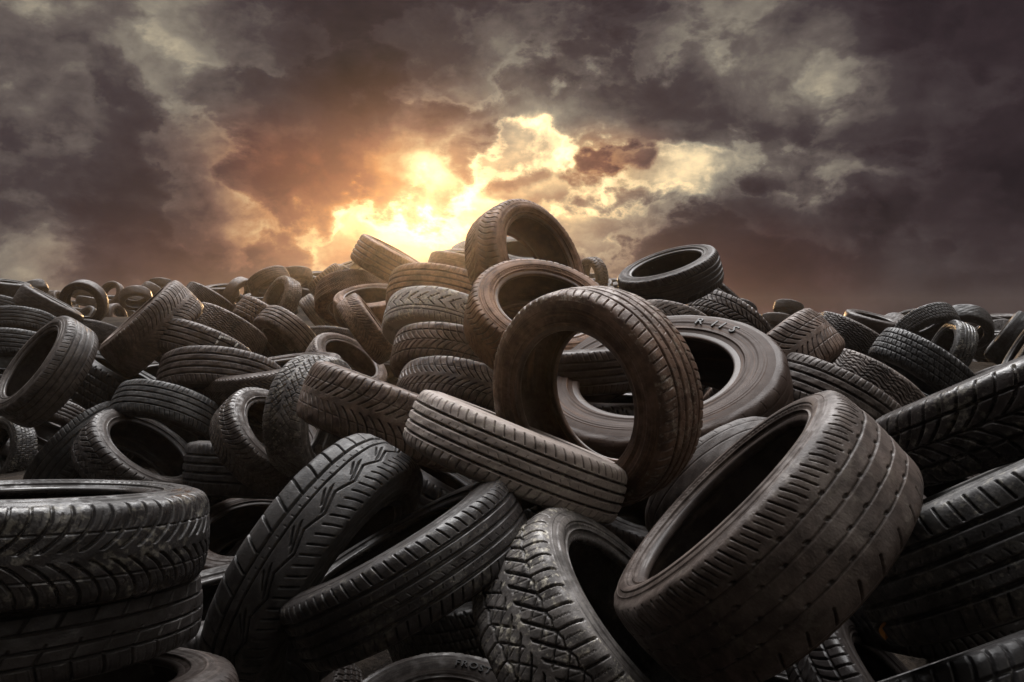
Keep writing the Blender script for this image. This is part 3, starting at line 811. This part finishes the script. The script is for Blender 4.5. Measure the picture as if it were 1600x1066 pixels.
def chalk_mark(root, strokes, width):
    """chalk strokes rubbed onto the tread: thin ribbons that lie on the rubber, broken at the grooves"""
    inv = root.matrix_world.inverted()
    vs, fs = [], []
    for st in strokes:
        pts = []
        for (x0, y0), (x1, y1) in zip(st[:-1], st[1:]):
            n = max(2, int(math.hypot(x1 - x0, y1 - y0) / .9))
            pts += [(x0 + (x1 - x0) * i / n, y0 + (y1 - y0) * i / n) for i in range(n)]
        pts.append(st[-1])
        hits = [surface_hit(root, *p) for p in pts]
        axis = root.matrix_world.to_3x3() @ Vector((0, 0, 1))
        axis.normalize()
        cen = root.matrix_world.translation
        rad = [None if h is None else ((h[0] - cen) - axis * (h[0] - cen).dot(axis)).length for h in hits]
        top = max(r for r in rad if r)
        prev = None
        for i, h in enumerate(hits):
            if h is None or rad[i] < top - .006:
                prev = None
                continue
            a = hits[min(i + 1, len(hits) - 1)] or h
            b = hits[max(i - 1, 0)] or h
            t = (a[0] - b[0])
            if t.length < 1e-6:
                continue
            out = ((h[0] - cen) - axis * (h[0] - cen).dot(axis)).normalized()
            s = out.cross(t).normalized() * width / 2
            base = len(vs)
            vs += [inv @ (h[0] + out * .0009 + s), inv @ (h[0] + out * .0016), inv @ (h[0] + out * .0009 - s)]
            if prev is not None:
                fs += [(prev, base, base + 1, prev + 1), (prev + 1, base + 1, base + 2, prev + 2)]
            prev = base
    me = bpy.data.meshes.new('chalk_mark')
    me.from_pydata([tuple(v) for v in vs], [], fs)
    me.materials.append(chalk_material())
    o = link(bpy.data.objects.new('chalk_mark', me), root)
    return o


chalk_mark(TY['L25'], [[(351.5, 514), (337, 538)], [(352, 515), (361, 519), (371, 524), (373, 528), (369, 532), (360, 531), (345, 526)],
                       [(376, 531), (366, 543)], [(379, 529), (384, 536), (389, 546)]], .011)

# one dry leaf caught on the grey ribbed tyre
h = surface_hit(TY['F'], 1384, 985) or surface_hit(TY['F'], 1450, 930)
if h:
    lv, lf = [], []
    for i in range(9):
        t = i / 8
        w = .011 * math.sin(math.pi * min(1, t * 1.02) ** .8) + .0004
        for j in (-1, -.5, 0, .5, 1):
            lv.append((j * w, t * .042 - .021, .004 + .006 * abs(j) ** 1.5 + .004 * math.sin(t * 5)))
    for i in range(8):
        for j in range(4):
            a = i * 5 + j
            lf.append((a, a + 1, a + 6, a + 5))
    me = bpy.data.meshes.new('dry_leaf')
    me.from_pydata(lv, [], lf)
    me.materials.append(leaf_material())
    leaf = bpy.data.objects.new('dry_leaf', me)
    COL.objects.link(leaf)
    leaf.rotation_mode = 'QUATERNION'
    leaf.rotation_quaternion = h[1].to_track_quat('Z', 'Y')
    leaf.location = h[0]
    leaf['label'] = 'small dry orange leaf stuck low on the grey ribbed tyre at right'
    leaf['category'] = 'leaf'
    sm = leaf.modifiers.new('thickness', 'SOLIDIFY')
    sm.thickness = .0006

# ------------------------------------------------------------------ ground: one sheet, banked up under the heap
cen = np.array([tuple(o.matrix_world.translation) for o in TY.values()])
rings = np.concatenate([np.linspace(.01, 24, 110), np.geomspace(25, 60, 12)])
na = 180
ang = np.arange(na) / na * 2 * np.pi
RR, AA = np.meshgrid(rings, ang, indexing='ij')
GX, GY = RR * np.sin(AA), RR * np.cos(AA)
d2 = (GX[..., None] - cen[:, 0]) ** 2 + (GY[..., None] - cen[:, 1]) ** 2
sig = .30 + .055 * RR[..., None]
wgt = np.exp(-d2 / (2 * sig ** 2))
near = wgt.sum(-1)
KS = 3.0                                     # leans towards the lower tyres, so the bank never swallows the upper ones
GZ = -np.log((wgt * np.exp(-KS * cen[:, 2])).sum(-1) / np.maximum(near, 1e-30) + 1e-12) / KS
GZ = GZ - .22 - 1.25 * np.exp(-RR / 2.0)
fade = np.clip(near / .02, 0, 1)
flat = .05 * np.sin(GX * .7) * np.sin(GY * .6)
soft = np.clip((25 - RR) / 7, 0, 1)
GZ = np.clip(GZ, 0, 3.2) * fade * soft + flat * (1 - fade * soft)
gm = grid_mesh('ground', GX.T.copy(), GY.T.copy(), GZ.T.copy(), closed_u=True, flip=False, mat=soil_material())
ground = link(bpy.data.objects.new('ground', gm))
ground['kind'] = 'structure'

# ------------------------------------------------------------------ sun
SUN_DIR = ray(668, 352)
SUN_EL, SUN_AZ = math.asin(SUN_DIR.z), math.atan2(SUN_DIR.x, SUN_DIR.y)
sun_d = bpy.data.lights.new('sun', 'SUN')
sun_d.energy = SUN_ENERGY
sun_d.color = (1.0, .62, .30)
sun_d.angle = math.radians(.5)
sun = bpy.data.objects.new('sun', sun_d)
COL.objects.link(sun)
sun.rotation_mode = 'QUATERNION'
sun.rotation_quaternion = SUN_DIR.to_track_quat('Z', 'Y')

# ------------------------------------------------------------------ haze in the air
hx, hy0, hy1 = 62.0, -62.0, 62.0
hz0, hz1 = float(GZ.min()) - 1.0, 4.4
hv = [(x, y, z) for x in (-hx, hx) for y in (hy0, hy1) for z in (hz0, hz1)]
hm = bpy.data.meshes.new('haze')
hm.from_pydata(hv, [], [(0, 1, 3, 2), (4, 6, 7, 5), (0, 4, 5, 1), (2, 3, 7, 6), (0, 2, 6, 4), (1, 5, 7, 3)])
hmat = bpy.data.materials.new('haze_air')
hmat.use_nodes = True
hn = hmat.node_tree
hn.nodes.clear()
pv = hn.nodes.new('ShaderNodeVolumePrincipled')
pv.inputs['Color'].default_value = (.95, .90, .86, 1)
pv.inputs['Density'].default_value = HAZE_DENSITY
pv.inputs['Anisotropy'].default_value = HAZE_G
ho = hn.nodes.new('ShaderNodeOutputMaterial')
hn.links.new(pv.outputs[0], ho.inputs['Volume'])
hm.materials.append(hmat)
haze = link(bpy.data.objects.new('haze', hm))
haze['kind'] = 'stuff'


# ------------------------------------------------------------------ sky
def lin(c):
    return tuple(((x / 255) / 12.92 if x <= 10.3 else (((x / 255) + .055) / 1.055) ** 2.4) for x in c)


def ae(px, py):
    d = ray(px, py)
    return math.atan2(d.x, d.y), math.asin(d.z)


world = bpy.data.worlds.new('World')
scene.world = world
world.use_nodes = True
wt = world.node_tree
wt.nodes.clear()
S.nt = wt
out = S.node('ShaderNodeOutputWorld')
bg = S.node('ShaderNodeBackground')
wt.links.new(bg.outputs[0], out.inputs[0])
bg.inputs['Strength'].default_value = .1
tc = S.node('ShaderNodeTexCoord')
gen = S(tc.outputs['Generated'])
sp = S.node('ShaderNodeSeparateXYZ')
S.put(sp.inputs[0], gen)
dx, dy, dz = (S(sp.outputs[i]) for i in range(3))
az = S.math('ARCTAN2', dx, dy)
el = S.math('ARCSINE', dz)
cv = S.node('ShaderNodeCombineXYZ')
S.put(cv.inputs[0], az)
S.put(cv.inputs[1], el)
flat_v = S(cv.outputs[0])


def warp(v, scale, amt, detail, seed):
    n = noise(vmath('ADD', gen, (seed, seed * .7, -seed)), scale, detail, .6, 0, 1)
    n = vmath('SUBTRACT', n, (.5, .5, .5))
    n = vmath('MULTIPLY', n, (amt, amt * .8, 0.0))
    return vmath('ADD', v, n)


w1 = warp(flat_v, 5.0, .16, 3, 3.1)
w2 = warp(w1, 16.0, .085, 6, 7.7)
w3 = warp(flat_v, 9.0, .05, 5, 11.0)


def blob(v, px, py, rx, ry, rot=0, power=None):
    a, e = ae(px, py)
    m = S.node('ShaderNodeMapping', vector_type='TEXTURE')
    S.put(m.inputs['Vector'], v)
    m.inputs['Location'].default_value = (a, e, 0)
    m.inputs['Rotation'].default_value = (0, 0, math.radians(rot))
    m.inputs['Scale'].default_value = (rx / F, ry / F, 1)
    g = S.node('ShaderNodeTexGradient', gradient_type='SPHERICAL')
    S.put(g.inputs[0], S(m.outputs[0]))
    return smooth(S(g.outputs['Fac']), 0, power or .75)


stretch = vmath('MULTIPLY', vmath('ADD', gen, vmath('MULTIPLY', vmath('SUBTRACT', noise(gen, 9.0, 2, .5, 0, 1), (.5, .5, .5)), (.045, .045, .03))), (1.0, 1.0, 1.55))
f1 = noise(vmath('ADD', stretch, (4.2, 1.0, 2.0)), 4.6, 9, .55)
f2 = noise(vmath('ADD', stretch, (1.2, 8.0, 5.0)), 10.0, 10, .56)
f3 = noise(vmath('ADD', stretch, (9.1, 3.0, 7.0)), 30.0, 6, .60)
fa = noise(vmath('ADD', stretch, (6.6, 2.3, 1.9)), 6.5, 11, .57)
banks = smooth(fa, .465, .545) - .5
lining = smooth(S.math('ABSOLUTE', fa - .535), .035, 0.0)
puff = S.math('ABSOLUTE', noise(vmath('ADD', stretch, (2.1, 6.0, 3.3)), 15.0, 6, .55) - .5)
L = S.math('ADD', BASE_L, 0.0)
for px, py, rx, ry, rot, amp, sharp in CLOUDS:
    if sharp == 2:                                     # small torn clouds with a shape of their own
        b = blob(w2, px, py, rx, ry, rot, 1.0)
        L = L + amp * smooth(b * (1.0 + (f3 - .5) * 3.0 + (f2 - .5) * 3.2), .10, .62)
    else:
        L = L + amp * blob(w2 if sharp else w1, px, py, rx, ry, rot, .8 if sharp else 1.0)
L = L + (f1 - .5) * .75 + (f2 - .5) * .45 + (f3 - .5) * .22 + (puff - .09) * .5 + banks * (BANKS * (.55 + .55 * blob(flat_v, 780, 310, 800, 420, 0, 1.0))) + lining * (.02 + .12 * blob(flat_v, 780, 310, 640, 330, 0, 1.0))
W = S.math('ADD', 0.0, 0.0)
for px, py, rx, ry, rot, amp in WARM:
    W = W + amp * blob(w3, px, py, rx, ry, rot, 1.0)
W = W.clamp()


def ramp(x, stops):
    r = S.node('ShaderNodeValToRGB')
    S.put(r.inputs[0], x)
    e = r.color_ramp.elements
    while len(e) < len(stops):
        e.new(.5)
    for i, (p, c) in enumerate(stops):
        e[i].position = (p + .25) * .8
        e[i].color = (*lin(c), 1)
    return S(r.outputs[0])


LR = (L + .25) * .8
cold = ramp(LR, [(-.25, (33, 25, 30)), (0, (50, 40, 44)), (.18, (66, 57, 59)), (.34, (98, 89, 85)), (.50, (138, 130, 117)), (.66, (186, 173, 148)), (.82, (234, 216, 178)), (1, (255, 243, 214))])
warm = ramp(LR, [(-.25, (58, 30, 30)), (0, (84, 46, 42)), (.18, (104, 62, 55)), (.34, (150, 92, 68)), (.50, (205, 136, 80)), (.66, (236, 194, 136)), (.82, (249, 230, 194)), (1, (255, 247, 230))])
col = mixc(W, cold, warm)
# the sun behind thin cloud
core = blob(flat_v, 662, 362, 115, 95, 0, 1.0)
halo = blob(flat_v, 655, 330, 340, 260, 0, 1.0)
col = mixc(1.0, col, mixc(core * CORE, (0, 0, 0), lin((255, 232, 170))), 'ADD')
col = mixc(1.0, col, mixc(halo * HALO, (0, 0, 0), lin((250, 150, 60))), 'ADD')
col = mixc(1.0, col, mixc(1.0, (10.0, 10.0, 10.0), (10.0, 10.0, 10.0)), 'MULTIPLY')
sk = S.node('ShaderNodeTexSky', sky_type='NISHITA')
sk.sun_disc = False
sk.sun_elevation = SUN_EL
sk.sun_rotation = SUN_AZ
sk.air_density = 1.5
sk.dust_density = 2.5
clear = smooth(L, .55, 1.0) * .35
col = mixc(clear, col, mixc(1.0, col, S(sk.outputs[0]), 'ADD'))
# overhead and behind the photographer the cloud is thin and bright; the land below the horizon is dark
up = smooth(dy * .42 + dz * .907, .74, .97)
zen = mixc(smooth(f1, .35, .65), tuple(ZENITH * c for c in (.86, .87, .91)), tuple(ZENITH * 1.5 * c for c in (1.0, .97, .95)))
col = mixc(up, col, zen)
back = smooth(dy, .25, -.35) * (1 - up)
col = mixc(back, col, tuple(BACK * c for c in (.95, .93, .95)))
gap = smooth(dx * .62 + dy * -.52 + dz * .587, .90, .985)
col = mixc(gap, col, tuple(GAP * c for c in (1.0, .93, .84)))
low = smooth(el, math.radians(-.5), math.radians(-4))
col = mixc(low, col, (.28, .20, .17))
S.put(bg.inputs['Color'], col)
world.cycles.sampling_method = 'MANUAL'
world.cycles.sample_map_resolution = 512

# ------------------------------------------------------------------ render settings
scene.view_settings.view_transform = 'Standard'
scene.view_settings.look = 'None'
scene.view_settings.exposure = EXPOSURE
scene.view_settings.gamma = 1.0
scene.cycles.max_bounces = 5
scene.cycles.use_adaptive_sampling = True
scene.cycles.adaptive_threshold = .02
scene.cycles.diffuse_bounces = 3
scene.cycles.glossy_bounces = 3
scene.cycles.volume_bounces = 0
scene.cycles.use_denoising = True
scene.cycles.sample_clamp_indirect = 4.0
for o in TY.values():
    for kx in ('px', 'key'):
        if kx in o:
            del o[kx]
